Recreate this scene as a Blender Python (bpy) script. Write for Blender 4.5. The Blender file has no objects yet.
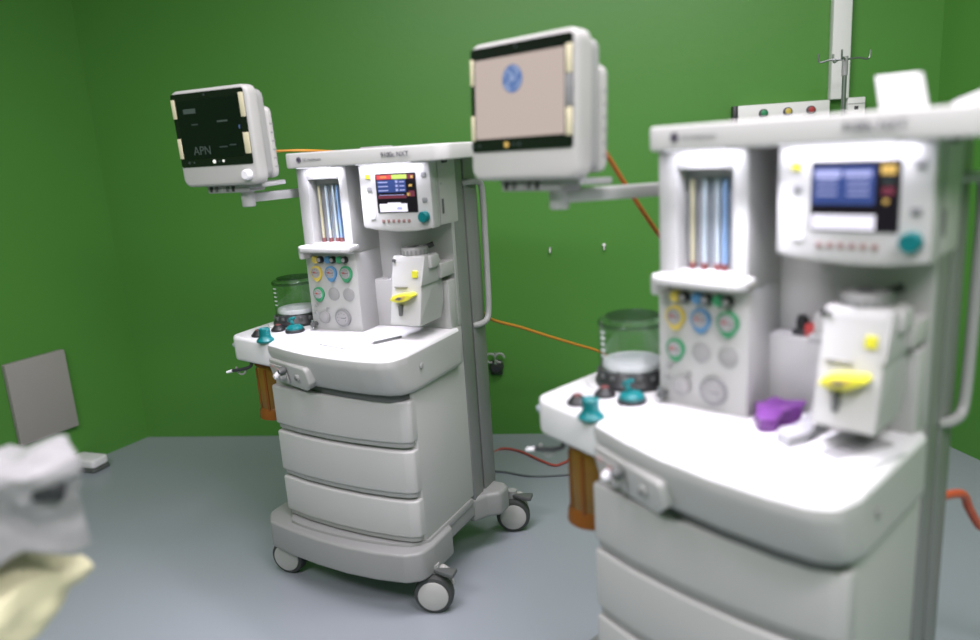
import bpy, bmesh, math, random
from mathutils import Vector, Matrix
random.seed(7)
def _h(i, j, k, c):
    n = (i * 73856093 ^ j * 19349663 ^ k * 83492791 ^ c * 2654435761) & 0xffffffff
    n = ((n ^ (n >> 13)) * 1274126177) & 0xffffffff; n = ((n ^ (n >> 16)) * 2246822519) & 0xffffffff
    return ((n ^ (n >> 15)) & 0xffff) / 32767.5 - 1
def vnoise(p):
    """smooth lattice noise, a vector in about -1..1, the same on every run"""
    i, j, k = math.floor(p.x), math.floor(p.y), math.floor(p.z); f = [p.x - i, p.y - j, p.z - k]; u = [t * t * (3 - 2 * t) for t in f]; out = []
    for c in range(3):
        a = 0
        for dx in (0, 1):
            for dy in (0, 1):
                for dz in (0, 1): a += _h(i + dx, j + dy, k + dz, c) * (u[0] if dx else 1 - u[0]) * (u[1] if dy else 1 - u[1]) * (u[2] if dz else 1 - u[2])
        out.append(a)
    return Vector(out)
SC = bpy.context.scene
COL = SC.collection
PI = math.pi

# ------------------------------------------------------------------ materials
def mat(name, rgb, rough=.45, metal=0., emit=0., erGB=None, trans=0., ior=1.45, var=.03, vscale=6., bump=0., bscale=80., coat=0., alpha=1., spec=.5):
    m = bpy.data.materials.new(name); m.use_nodes = True
    nt = m.node_tree; b = nt.nodes['Principled BSDF']
    b.inputs['Roughness'].default_value = rough
    b.inputs['Metallic'].default_value = metal
    b.inputs['IOR'].default_value = ior
    b.inputs['Transmission Weight'].default_value = trans
    b.inputs['Coat Weight'].default_value = coat
    b.inputs['Alpha'].default_value = alpha
    b.inputs['Specular IOR Level'].default_value = spec
    tc = nt.nodes.new('ShaderNodeTexCoord')
    nz = nt.nodes.new('ShaderNodeTexNoise'); nz.inputs['Scale'].default_value = vscale; nz.inputs['Detail'].default_value = 4
    nt.links.new(tc.outputs['Object'], nz.inputs['Vector'])
    mx = nt.nodes.new('ShaderNodeMix'); mx.data_type = 'RGBA'
    mx.inputs[6].default_value = (*[c * (1 - var) for c in rgb], 1); mx.inputs[7].default_value = (*[min(1, c * (1 + var)) for c in rgb], 1)
    nt.links.new(nz.outputs['Fac'], mx.inputs[0]); nt.links.new(mx.outputs[2], b.inputs['Base Color'])
    if emit:
        b.inputs['Emission Color'].default_value = (*(erGB or rgb), 1); b.inputs['Emission Strength'].default_value = emit
    if bump:
        n2 = nt.nodes.new('ShaderNodeTexNoise'); n2.inputs['Scale'].default_value = bscale; n2.inputs['Detail'].default_value = 3
        nt.links.new(tc.outputs['Object'], n2.inputs['Vector'])
        bp = nt.nodes.new('ShaderNodeBump'); bp.inputs['Strength'].default_value = bump; bp.inputs['Distance'].default_value = .01
        nt.links.new(n2.outputs['Fac'], bp.inputs['Height']); nt.links.new(bp.outputs['Normal'], b.inputs['Normal'])
    return m

def clear_mat(name, tint, glossy):
    m = bpy.data.materials.new(name); m.use_nodes = True; nt = m.node_tree; nt.nodes.clear()
    out = nt.nodes.new('ShaderNodeOutputMaterial'); tr = nt.nodes.new('ShaderNodeBsdfTransparent'); gl = nt.nodes.new('ShaderNodeBsdfGlossy'); mx = nt.nodes.new('ShaderNodeMixShader'); lw = nt.nodes.new('ShaderNodeLayerWeight'); mp = nt.nodes.new('ShaderNodeMapRange')
    tr.inputs[0].default_value = (*tint, 1); gl.inputs['Roughness'].default_value = .08; gl.inputs[0].default_value = (.8, .85, .84, 1)
    lw.inputs[0].default_value = .35; mp.inputs[3].default_value = .03; mp.inputs[4].default_value = glossy
    nt.links.new(lw.outputs['Facing'], mp.inputs[0]); nt.links.new(mp.outputs[0], mx.inputs[0]); nt.links.new(tr.outputs[0], mx.inputs[1]); nt.links.new(gl.outputs[0], mx.inputs[2]); nt.links.new(mx.outputs[0], out.inputs[0]); return m
M = {}
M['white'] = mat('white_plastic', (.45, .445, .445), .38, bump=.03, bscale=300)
M['top'] = mat('worktop_plastic', (.66, .65, .67), .35)  # same white plastic, lightened to paint in the lamplight on the worktop
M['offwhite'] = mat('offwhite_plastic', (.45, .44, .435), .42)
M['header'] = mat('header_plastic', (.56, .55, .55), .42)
M['grey'] = mat('grey_plastic', (.27, .27, .272), .4, bump=.03, bscale=250)
M['midgrey'] = mat('mid_grey_metal', (.27, .27, .272), .38, .35)
M['lightgrey'] = mat('light_grey_plastic', (.34, .34, .34), .4)
M['discgrey'] = mat('disc_grey', (.30, .295, .30), .5)
M['dark'] = mat('dark_plastic', (.03, .031, .034), .35)
M['groove'] = mat('groove_grey', (.10, .105, .105), .5)
M['rubber'] = mat('rubber', (.05, .053, .053), .6)
M['glass_black'] = mat('black_glass', (.006, .007, .007), .12, coat=.3)
M['teal'] = mat('teal_plastic', (.004, .14, .15), .32)
M['yellow'] = mat('yellow_plastic', (.80, .62, .05), .4)
M['yellowbright'] = mat('bright_yellow', (.72, .68, .05), .4)
M['gyellow'] = mat('gauge_yellow', (.62, .48, .09), .4)
M['gblue'] = mat('gauge_blue', (.09, .25, .47), .4)
M['ggreen'] = mat('gauge_green', (.04, .27, .12), .4)
M['face'] = mat('gauge_face', (.33, .32, .33), .35)
M['ring'] = mat('gauge_ring', (.23, .23, .24), .35)
M['red'] = mat('red', (.42, .05, .05), .5)
M['maroon'] = mat('maroon', (.16, .05, .05), .5)
M['pink'] = mat('pink', (.62, .36, .36), .5)
M['softkey'] = mat('soft_key', (.26, .15, .14), .5)
M['black'] = mat('black', (.015, .015, .016), .45)
M['steel'] = mat('steel', (.55, .56, .57), .25, .9)
M['bsteel'] = mat('dull_steel', (.30, .31, .32), .3, .8)
M['amber'] = mat('amber_plastic', (.36, .19, .035), .18, trans=.45, ior=1.3)
M['amberdark'] = mat('amber_dark', (.24, .085, .018), .25, trans=.25, ior=1.3)
M['granule'] = mat('absorber_granules', (.55, .36, .12), .8, var=.3, vscale=90)
M['clear'] = clear_mat('clear_plastic', (.965, .975, .97), .45)
M['cleartop'] = clear_mat('clear_plastic_top', (.50, .53, .54), .30)
M['bell'] = mat('bellows_white', (.86, .84, .90), .5)
M['window'] = mat('window_backing', (.27, .275, .29), .3)
M['tubeblue'] = mat('tube_blue', (.20, .32, .52), .15)
M['tubepale'] = mat('tube_pale', (.40, .47, .53), .12)
M['tubeyel'] = mat('tube_straw', (.45, .42, .29), .15)
M['tubedark'] = mat('tube_shadow_blue', (.10, .17, .27), .3)  # dark blue colour of the thinnest flow tubes
M['cream'] = mat('cream_strip', (.66, .60, .42), .45)
M['strip'] = mat('light_strip', (.9, .88, 1), .4, emit=2.5, erGB=(.92, .90, 1.0))
M['lens'] = mat('lamp_white', (.9, .9, .9), .3, emit=1.2)
M['purple'] = mat('purple_foil', (.13, .035, .19), .35, bump=.3, bscale=60)
M['packet'] = mat('clear_packet', (.36, .36, .38), .25, bump=.25, bscale=50)
M['paper'] = mat('paper', (.60, .60, .62), .6)
M['print'] = mat('grey_print', (.20, .20, .22), .6)
M['ink'] = mat('ink', (.10, .10, .12), .5)
M['logo'] = mat('emblem', (.06, .045, .08), .4)
M['carton'] = mat('white_carton', (.80, .77, .82), .6)
M['panel'] = mat('grey_board', (.335, .31, .30), .6)
M['orange'] = mat('orange_hose', (.50, .15, .025), .45)
M['orangeyel'] = mat('orange_cable', (.55, .24, .03), .45)
M['redcable'] = mat('red_cable', (.46, .09, .075), .45)
M['redhose'] = mat('red_hose', (.62, .10, .05), .45)
M['greycable'] = mat('grey_cable', (.14, .16, .17), .5)
M['bag'] = mat('milky_plastic_bag', (.42, .41, .43), .32, trans=.25, ior=1.15, bump=.5, bscale=14)
M['latex'] = mat('cream_latex', (.66, .62, .42), .45, bump=.25, bscale=18)
M['conduit'] = mat('conduit_white', (.80, .79, .78), .5)
M['wallgreen'] = mat('wall_green', (.080, .250, .042), .42, var=.06, vscale=1.3, bump=.05, bscale=35)
M['ceil'] = mat('ceiling_white', (.70, .72, .70), .8)
M['floor'] = mat('floor_epoxy', (.300, .326, .368), .33, var=.05, vscale=1.1, bump=.02, bscale=25)

def screen_mat(name, rgb, s): return mat(name, [c * .3 for c in rgb], .3, emit=s, erGB=rgb, var=0)
for n, c, s in (('s_blue', (.035, .06, .20), 1.), ('s_red', (.55, .06, .07), 1.), ('s_lime', (.42, .55, .12), 1.), ('s_black', (.01, .006, .012), .6),
                ('s_white', (.80, .77, .88), 1.), ('s_lilac', (.34, .36, .60), 1.), ('s_gold', (.55, .36, .10), 1.), ('s_maroon', (.14, .03, .05), 1.),
                ('s_beige', (.40, .33, .30), 1.), ('s_logo', (.09, .15, .32), 1.), ('s_logo2', (.30, .36, .50), 1.), ('s_dim', (.003, .006, .0045), .6),
                ('s_text', (.045, .06, .055), 1.), ('s_icon', (.75, .75, .70), 1.), ('s_dimicon', (.03, .04, .04), 1.), ('s_orange', (.5, .2, .06), 1.)):
    M[n] = screen_mat(n, c, s)

# ------------------------------------------------------------------ mesh builder
def rpoly(pts, r, n=5):
    """round the corners of a closed 2d polygon; r = radius or list"""
    out = []; N = len(pts)
    for i, p in enumerate(pts):
        rr = r[i] if isinstance(r, (list, tuple)) else r
        p = Vector(p); a = Vector(pts[i - 1]); b = Vector(pts[(i + 1) % N])
        if rr <= 0: out.append((p.x, p.y)); continue
        da = (a - p); db = (b - p); la, lb = da.length, db.length; da /= la; db /= lb
        ang = da.angle(db)
        if ang > PI - .05: out.append((p.x, p.y)); continue
        t = min(rr / math.tan(ang / 2), la * .48, lb * .48)
        A = p + da * t; B = p + db * t
        for k in range(n + 1):
            s = k / n
            q = A * (1 - s) ** 2 + p * 2 * s * (1 - s) + B * s * s
            out.append((q.x, q.y))
    return out
def rrect(x0, x1, z0, z1, r, n=5): return rpoly([(x0, z0), (x1, z0), (x1, z1), (x0, z1)], r, n)
def smooth(pts, n=8, closed=False):
    P = [Vector(p) for p in pts]; out = []; N = len(P)
    for i in range(N - 1):
        p0 = P[max(i - 1, 0)]; p1 = P[i]; p2 = P[i + 1]; p3 = P[min(i + 2, N - 1)]
        for k in range(n):
            t = k / n
            out.append(.5 * ((2 * p1) + (p2 - p0) * t + (2 * p0 - 5 * p1 + 4 * p2 - p3) * t * t + (3 * p1 - p0 - 3 * p2 + p3) * t ** 3))
    out.append(P[-1]); return out

class MB:
    def __init__(s): s.v = []; s.f = []; s.m = []; s.mats = []
    def mi(s, mt):
        if mt not in s.mats: s.mats.append(mt)
        return s.mats.index(mt)
    def raw(s, vs, fs, mt, X=None):
        o = len(s.v); k = s.mi(mt)
        for v in vs:
            v = Vector(v); s.v.append(tuple(X @ v if X is not None else v))
        for f in fs: s.f.append([o + i for i in f]); s.m.append(k)
        return s
    def bm(s, b, mt, X=None):
        b.normal_update(); b.verts.index_update()
        s.raw([v.co for v in b.verts], [[v.index for v in f.verts] for f in b.faces], mt, X); b.free(); return s
    def prism(s, pts, a, b, mt, bev=0., ax='z', seg=2, X=None, both=True):
        """extrude closed polygon; ax z: pts=(x,y) from z=a to b; ax y: pts=(x,z); ax x: pts=(y,z)"""
        B = bmesh.new()
        def P(p, t):
            if ax == 'z': return (p[0], p[1], t)
            if ax == 'y': return (p[0], t, p[1])
            return (t, p[0], p[1])
        lo = [B.verts.new(P(p, a)) for p in pts]; hi = [B.verts.new(P(p, b)) for p in pts]; n = len(pts)
        f1 = B.faces.new(lo); f2 = B.faces.new(hi)
        for i in range(n): B.faces.new((lo[i], lo[(i + 1) % n], hi[(i + 1) % n], hi[i]))
        bmesh.ops.recalc_face_normals(B, faces=B.faces[:])
        if bev:
            es = set(f1.edges[:]) | set(f2.edges[:]) if both is True else (set(f2.edges[:]) if both == 'hi' else set(f1.edges[:]))
            bmesh.ops.bevel(B, geom=list(es), offset=bev, segments=seg, profile=.5, affect='EDGES', clamp_overlap=True)
        return s.bm(B, mt, X)
    def loft(s, rings, mt, X=None):
        vs = []; fs = []; n = len(rings[0][0])
        for pts, z in rings: vs += [(x, y, z) for x, y in pts]
        for i in range(len(rings) - 1):
            for k in range(n): fs.append((i * n + k, i * n + (k + 1) % n, (i + 1) * n + (k + 1) % n, (i + 1) * n + k))
        fs.append(tuple(range(n - 1, -1, -1))); L = (len(rings) - 1) * n; fs.append(tuple(range(L, L + n)))
        B = bmesh.new(); V = [B.verts.new(v) for v in vs]
        for f in fs: B.faces.new([V[i] for i in f])
        bmesh.ops.recalc_face_normals(B, faces=B.faces[:])
        return s.bm(B, mt, X)
    def box(s, x0, x1, y0, y1, z0, z1, mt, bev=0., seg=2, X=None):
        B = bmesh.new(); bmesh.ops.create_cube(B, size=1)
        for v in B.verts: v.co = (x0 + (v.co.x + .5) * (x1 - x0), y0 + (v.co.y + .5) * (y1 - y0), z0 + (v.co.z + .5) * (z1 - z0))
        if bev: bmesh.ops.bevel(B, geom=B.edges[:], offset=bev, segments=seg, profile=.5, affect='EDGES', clamp_overlap=True)
        bmesh.ops.recalc_face_normals(B, faces=B.faces[:])
        return s.bm(B, mt, X)
    def lathe(s, prof, mt, c=(0, 0, 0), axis=(0, 0, 1), seg=28, X=None, cap=True):
        """profile of (r, h) about axis through c"""
        q = Vector((0, 0, 1)).rotation_difference(Vector(axis)).to_matrix(); c = Vector(c)
        vs = []; fs = []
        for r, h in prof:
            for k in range(seg):
                a = 2 * PI * k / seg; vs.append(c + q @ Vector((r * math.cos(a), r * math.sin(a), h)))
        for i in range(len(prof) - 1):
            for k in range(seg):
                k2 = (k + 1) % seg; fs.append((i * seg + k, i * seg + k2, (i + 1) * seg + k2, (i + 1) * seg + k))
        if cap:
            fs.append(tuple(range(seg - 1, -1, -1))); L = (len(prof) - 1) * seg; fs.append(tuple(range(L, L + seg)))
        return s.raw(vs, fs, mt, X)
    def cyl(s, p0, p1, r, mt, r1=None, seg=20, bev=0., X=None):
        p0 = Vector(p0); p1 = Vector(p1); h = (p1 - p0).length; r1 = r if r1 is None else r1
        pr = [(r, 0), (r1, h)] if not bev else [(r - bev, 0), (r, bev), (r1, h - bev), (r1 - bev, h)]
        return s.lathe(pr, mt, p0, (p1 - p0) / h, seg, X)
    def tube(s, pts, r, mt, seg=10, sm=8, X=None):
        P = smooth(pts, sm) if sm else [Vector(p) for p in pts]
        vs = []; fs = []; n = None
        for i, p in enumerate(P):
            t = (P[min(i + 1, len(P) - 1)] - P[max(i - 1, 0)]).normalized()
            if n is None: n = t.orthogonal().normalized()
            n = (n - t * n.dot(t)).normalized(); b = t.cross(n)
            for k in range(seg):
                a = 2 * PI * k / seg; vs.append(p + (n * math.cos(a) + b * math.sin(a)) * r)
        for i in range(len(P) - 1):
            for k in range(seg):
                k2 = (k + 1) % seg; fs.append((i * seg + k, i * seg + k2, (i + 1) * seg + k2, (i + 1) * seg + k))
        fs.append(tuple(range(seg - 1, -1, -1))); L = (len(P) - 1) * seg; fs.append(tuple(range(L, L + seg)))
        return s.raw(vs, fs, mt, X)
    def quad(s, x0, x1, z0, z1, y, mt, t=.0006):  # thin tile facing -y
        return s.box(x0, x1, y - t, y, z0, z1, mt)
    def build(s, name, parent=None, ang=40, loc=None, rot=None):
        me = bpy.data.meshes.new(name); me.from_pydata(s.v, [], s.f)
        for m in s.mats: me.materials.append(M[m])
        me.polygons.foreach_set('material_index', s.m)
        me.polygons.foreach_set('use_smooth', [True] * len(s.f)); me.update()
        me.set_sharp_from_angle(angle=math.radians(ang))
        o = bpy.data.objects.new(name, me); COL.objects.link(o)
        if parent: o.parent = parent
        if loc: o.location = loc
        if rot: o.rotation_euler = rot
        return o

def tag(o, label, cat, group=None):
    o['label'] = label; o['category'] = cat
    if group: o['group'] = group
    return o
def thing(name, label, cat, loc=(0, 0, 0), rz=0, group=None):
    o = bpy.data.objects.new(name, None); COL.objects.link(o)
    o.empty_display_size = .1; o.location = loc; o.rotation_euler = (0, 0, rz)
    return tag(o, label, cat, group)
def struct(o): o['kind'] = 'structure'; return o
def kids(o): return [c for c in bpy.data.objects if c.parent == o]
def copy_tree(o, parent=None):
    c = o.copy(); COL.objects.link(c)
    if parent: c.parent = parent
    for ch in kids(o): copy_tree(ch, c)
    return c
def text(name, body, size, loc, mt, parent=None, rot=(PI / 2, 0, 0), depth=.0004, align='LEFT', bold=0.):
    cu = bpy.data.curves.new(name, 'FONT'); cu.body = body; cu.size = size; cu.extrude = depth; cu.offset = bold; cu.align_x = align
    t = bpy.data.objects.new(name + '_curve', cu); COL.objects.link(t)
    dg = bpy.context.evaluated_depsgraph_get(); me = bpy.data.meshes.new_from_object(t.evaluated_get(dg))
    bpy.data.objects.remove(t); me.materials.clear(); me.materials.append(M[mt]); me.name = name
    o = bpy.data.objects.new(name, me); COL.objects.link(o); o.parent = parent; o.location = loc; o.rotation_euler = rot
    return o

# ------------------------------------------------------------------ room
H = 2.75
c0 = Vector((-1.846, 3.779, 0)); c1 = Vector((1.903, 3.211, 0))
c2 = Vector((1.903 + .198 * 4.9, 3.211 - .98 * 4.9, 0)); c3 = Vector((-1.846 - .491 * 6.05, 3.779 - .871 * 6.05, 0))
def wall(name, a, b, th=.12):
    a = Vector(a); b = Vector(b); d = (b - a); L = d.length; ang = math.atan2(d.y, d.x)
    mb = MB(); mb.box(0, L, 0, th, -.1, H + .1, 'wallgreen')
    o = mb.build(name, loc=a, rot=(0, 0, ang)); return struct(o)
wall('wall_back', c0, c1)
wall('wall_left', c3, c0)
wall('wall_right', c1, c2)
wall('wall_front', c2, c3)
def slab(name, z0, z1, mt):
    mb = MB(); pts = [(c0.x - .1, c0.y + .12), (c1.x + .15, c1.y + .12), (c2.x + .15, c2.y - .15), (c3.x - .2, c3.y - .15)]
    mb.prism(pts, z0, z1, mt); return struct(mb.build(name))
slab('floor', -.1, 0, 'floor'); slab('ceiling', H, H + .1, 'ceil')
WALL_ANG = math.atan2(c1.y - c0.y, c1.x - c0.x)

# ------------------------------------------------------------------ anesthesia machine
def worktop_outline(sx=1., sy=1.):
    p = [(-.258, -.322), (-.15, -.362), (-.05, -.391), (.06, -.409), (.16, -.415), (.225, -.411), (.264, -.390), (.277, -.335), (.278, -.26), (.278, -.03), (-.258, -.03)]
    p = rpoly(p, [.012, 0, 0, 0, .05, .06, .045, .04, 0, 0, 0], 5)
    return [(x * sx, y * sy) for x, y in p]
def bulge(x0, x1, yb, ys, ym, r=.03, n=14):
    pts = [(x1, yb), (x0, yb)]
    pts.append((x0, ys + r))
    for k in range(n + 1):
        t = k / n; x = x0 + (x1 - x0) * t
        y = ym + (ys - ym) * abs(2 * t - 1) ** 2.4
        e = min(t, 1 - t) * (x1 - x0)
        if e < r: y = max(y, ys + r - math.sqrt(max(0, r * r - (r - e) ** 2)) + (ym - ys) * 0)
        pts.append((x, y))
    pts.append((x1, ys + r))
    out = []
    for p in pts:
        if not out or (Vector(p) - Vector(out[-1])).length > 1e-4: out.append(p)
    return out

def front_outline(g=0.):
    return rpoly([(.262 - g, -.295), (-.272 + g, -.25), (-.272 + g, -.307 + g), (-.16, -.331 + g), (-.04, -.345 + g), (.08, -.350 + g), (.18, -.346 + g), (.235, -.338 + g), (.262 - g, -.325 + g)], [0, 0, .012, 0, 0, 0, 0, .03, .016])

def add_caster(parent, x, y, axis_ang, pedal):
    """wheel axis points along axis_ang (in machine plan)"""
    mb = MB(); X = Matrix.Translation((x, y, 0)) @ Matrix.Rotation(axis_ang, 4, 'Z')   # local +x = axis (outer face side)
    w = MB()
    w.lathe([(.050, -.021), (.058, -.018), (.0615, -.010), (.0615, .010), (.058, .018), (.050, .0205)], 'rubber', (0, 0, .0615), (1, 0, 0), 36, X)
    f = MB()
    f.prism(rpoly([(-.036, .085), (.036, .085), (.06, .06), (.05, .115), (.03, .132), (-.03, .132), (-.05, .115)], .008), -.034, -.012, 'offwhite', .003, 'x', X=X @ Matrix.Translation((-.012, 0, 0)))
    f.box(-.026, -.020, -.016, .016, .05, .12, 'offwhite', .002, X=X)
    f.cyl((-.02, 0, .118), (-.02, 0, .15), .018, 'lightgrey', X=X)
    fork = f.build('caster', parent)
    wh = w.build('wheel', fork)
    h = MB(); h.lathe([(.047, 0), (.047, .004), (.043, .006), (.012, .007)], 'offwhite', X @ Vector((.0195, 0, .0615)), X.to_3x3() @ Vector((1, 0, 0)), 32)
    h.build('hub_cap', fork)
    if pedal:
        p = MB(); p.prism(rpoly([(-.005, .004), (.06, -.016), (.072, -.016), (.072, .026), (.06, .026), (-.005, .012)], .004), .126, .140, 'groove', .003, X=X @ Matrix.Rotation(pedal, 4, 'Z'))
        p.build('brake_pedal', fork)

def gauge(parent, x, z, y, r, ring, name='pressure_gauge', needle=True, tab=True, face='face'):
    n = 28; pts = []
    for k in range(n):
        a = 2 * PI * k / n; px, pz = r * math.cos(a), r * math.sin(a)
        if tab and pz < -r * .55: pz = -r * .55 - (-pz - r * .55) * 1.7; px *= .92
        pts.append((x + px, z + pz))
    g = MB(); g.prism(pts, y - .008, y + .002, ring, .002, 'y'); gg = g.build(name, parent)
    f = MB(); f.lathe([(r * .74, 0), (r * .74, .0018), (r * .68, .0024)], face, (x, y - .008, z), (0, -1, 0), 28)
    if needle:
        f.box(x - r * .05, x + r * .5, y - .0112, y - .0104, z - r * .035, z + r * .035, 'maroon' if tab else 'ink')
        f.box(x - r * .40, x - r * .05, y - .0112, y - .0104, z - .001, z + .004, 'red' if tab else 'discgrey')
        for k in range(7):
            a = math.radians(-30 + 40 * k); f.box(x + r * .55 * math.cos(a) - .0008, x + r * .55 * math.cos(a) + .0008, y - .0112, y - .0104, z + r * .55 * math.sin(a) - .0015, z + r * .55 * math.sin(a) + .0015, 'ink')
    f.build('dial', gg); return gg

def screen_panel(kind):
    mb = MB(); x0, x1, z0, z1, y = .1175, .2515, 1.214, 1.323, -.1745
    W = x1 - x0; Hh = z1 - z0
    def t(a, b, c, d, m, k=1): mb.quad(x0 + a * W, x0 + b * W, z0 + c * Hh, z0 + d * Hh, y - .0007 * k, m)
    mb.box(x0, x1, y - .0008, y, z0, z1, 's_black')
    if kind == 'A':
        t(.02, .40, .87, .985, 's_red'); t(.41, .80, .87, .985, 's_lime'); t(.12, .28, .90, .96, 's_orange', 2)
        t(.02, .76, .52, .85, 's_blue')
        for zz in (.56, .67, .78): t(.05, .30, zz, zz + .03, 's_lilac', 2); t(.50, .56, zz - .01, zz + .05, 's_lilac', 2); t(.6, .73, zz, zz + .03, 's_lilac', 2)
        t(.02, .76, .36, .44, 's_maroon'); t(.05, .70, .445, .46, 's_lilac', 2)
        t(.04, .76, .0, .22, 's_white'); t(.25, .60, .215, .25, 's_white')
        t(.80, .98, .86, .98, 's_maroon'); t(.78, .86, .42, .50, 's_gold'); t(.90, .96, .88, .95, 's_gold', 2); t(.84, .92, .66, .72, 's_gold', 2)
        t(.50, .62, .06, .12, 's_lilac', 2)
        t(.82, .97, .40, .55, 's_maroon')
    else:
        t(.0, .74, .38, .95, 's_blue'); t(.03, .34, .78, .90, 's_lilac', 2); t(.38, .70, .80, .88, 's_lilac', 2)
        for zz in (.52, .62, .72): t(.05, .30, zz, zz + .03, 's_lilac', 2); t(.42, .68, zz, zz + .03, 's_lilac', 2)
        t(.0, .72, .28, .37, 's_black'); t(.0, .76, .0, .23, 's_white')
        t(.80, .97, .82, .96, 's_gold'); t(.82, .96, .52, .64, 's_maroon'); t(.84, .90, .40, .46, 's_gold'); t(.82, .96, .68, .76, 's_dimicon')
    return mb

def build_machine():
    root = thing('anesthesia_machine', '', 'anesthesia machine')
    # --- base
    b = MB()
    fr = [(-.362, -.19), (-.362, -.30), (-.315, -.352), (-.20, -.378), (-.09, -.395), (.03, -.404), (.14, -.400), (.235, -.385), (.278, -.355), (.287, -.30), (.287, -.185), (.262, -.16), (-.32, -.16)]
    b.prism(rpoly(fr, [.03, .05, .04, 0, 0, 0, 0, .04, .05, .03, .01, 0, 0]), .122, .218, 'grey', .014, seg=4)
    b.box(-.30, .263, -.19, .13, .150, .216, 'grey', .012, 3)
    re = [(-.30, .01), (.263, .01), (.29, .06), (.328, .09), (.33, .15), (.305, .175), (-.345, .175), (-.37, .15), (-.368, .09), (-.33, .06)]
    b.prism(rpoly(re, .02), .128, .2165, 'grey', .014, seg=4)
    b.prism(bulge(-.272, .268, .0, -.325, -.362, .035), .20, .228, 'grey', .006)
    b.build('base', root)
    # casters: outer faces towards the front
    add_caster(root, -.305, -.290, math.radians(-84), 0)
    add_caster(root, .282, -.312, math.radians(-70), math.radians(78))
    add_caster(root, .306, .225, math.radians(-66), math.radians(78))
    add_caster(root, -.335, .16, math.radians(-70), math.radians(78))
    # --- cabinet body
    c = MB(); c.prism(rpoly([(.2615, .02), (-.268, .02), (-.268, -.290), (-.04, -.322), (.20, -.320), (.2615, -.300)], [0, 0, .01, 0, 0, .01]), .226, .72, 'white', .004)
    c.box(-.240, .2615, -.02, .02, .70, .83, 'white', .003)
    pass
    body = c.build('cabinet', root)
    for z0, z1 in ((.249, .368), (.393, .527), (.553, .682)):
        d = MB(); d.prism(front_outline(), z0, z1, 'white', .006, seg=3)
        d.prism(front_outline(.006), z0 - .016, z0 + .004, 'lightgrey', .003)
        d.build('drawer', root)
    # --- worktop
    w = MB()
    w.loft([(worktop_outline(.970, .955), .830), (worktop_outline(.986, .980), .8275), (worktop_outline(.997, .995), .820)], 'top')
    w.loft([(worktop_outline(.997, .995), .820), (worktop_outline(), .808), (worktop_outline(1., .995), .795), (worktop_outline(1., .945), .745), (worktop_outline(1., .915), .722), (worktop_outline(.995, .895), .711), (worktop_outline(.985, .88), .708)], 'white')  # same plastic as above, without the painted lightening
    w.prism(worktop_outline(.925, .85), .682, .712, 'groove', .002)
    w.build('worktop', root)
    r = MB(); r.lathe([(.009, 0), (.009, .002), (.006, .003)], 'lightgrey', (.280, -.27, .776), (1, 0, 0), 16); r.build('screw_cap', root)
    # --- wing carrying the bellows
    g = MB()
    wp = [(-.456, .04), (-.456, -.20), (-.454, -.262), (-.424, -.290), (-.25, -.326), (-.20, -.31), (-.20, .04)]
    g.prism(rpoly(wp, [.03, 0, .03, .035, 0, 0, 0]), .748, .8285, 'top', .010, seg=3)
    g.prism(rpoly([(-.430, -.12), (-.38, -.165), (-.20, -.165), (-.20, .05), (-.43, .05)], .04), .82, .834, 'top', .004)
    g.build('side_shelf', root)
    p = MB(); p.cyl((-.45, -.245, .788), (-.470, -.245, .788), .010, 'tubepale', bev=.002); p.cyl((-.470, -.245, .788), (-.474, -.245, .788), .006, 'lightgrey'); p.build('side_port', root)
    e = MB(); e.tube([(-.36, -.29, .755), (-.362, -.293, .735), (-.39, -.30, .724), (-.43, -.308, .718)], .0055, 'dark'); e.cyl((-.428, -.3075, .7183), (-.452, -.312, .712), .0055, 'bell', r1=.004)
    rg = [(-.405 + .02 * math.cos(a), -.295, .722 + .018 * math.sin(a)) for a in [PI * .9 + k * PI * 1.2 / 8 for k in range(9)]]
    e.tube(rg, .003, 'lightgrey', 8, 4); e.build('drain_hose', root)
    # --- amber absorber canister under the wing
    am = MB(); cx, cy = -.330, -.225
    am.lathe([(.052, .58), (.055, .585), (.055, .72), (.050, .735)], 'amber', (cx, cy, 0), seg=32)
    for k in range(8):
        a = 2 * PI * k / 8 + .2; am.box(-.004, .004, -.0585, -.054, .56, .72, 'amberdark', .001, X=Matrix.Translation((cx, cy, 0)) @ Matrix.Rotation(a, 4, 'Z'))
    can = am.build('absorber_canister', root)
    q = MB(); q.lathe([(.056, .545), (.064, .549), (.062, .572), (.053, .588)], 'amberdark', (cx, cy, 0), seg=32); q.build('canister_base', can)
    q = MB(); q.lathe([(.056, .728), (.060, .732), (.060, .750)], 'amberdark', (cx, cy, 0), seg=32); q.build('canister_collar', can)
    # --- bellows
    bx, by = -.325, -.075
    q = MB(); q.lathe([(.086, .832), (.088, .838), (.086, .846), (.080, .852), (.078, .868), (.074, .872)], 'dark', (bx, by, 0), seg=44)
    for k in range(16):
        a = 2 * PI * k / 16; q.box(-.006, .006, -.0835, -.077, .853, .866, 'groove', .002, X=Matrix.Translation((bx, by, 0)) @ Matrix.Rotation(a, 4, 'Z'))
    bel = q.build('bellows_base', root)
    q = MB(); q.lathe([(.066, .871), (.069, .874), (.069, .884), (.066, .888), (.040, .889)], 'bell', (bx, by, 0), seg=44); q.build('bellows', bel)
    q = MB(); q.lathe([(.076, .868), (.077, .88), (.077, .975), (.073, .986), (.060, .992), (.058, .990), (.072, .984), (.0745, .974), (.0745, .868)], 'clear', (bx, by, 0), seg=48, cap=False)
    q.build('dome', bel)
    q = MB(); q.lathe([(.060, .9895), (.061, .9925), (.030, .995), (.01, .9955)], 'cleartop', (bx, by, 0), seg=40)
    q.lathe([(.0775, .972), (.0785, .974), (.0785, .979), (.0765, .982)], 'cleartop', (bx, by, 0), seg=48, cap=False); q.build('dome_rim', bel)
    q = MB()
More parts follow.
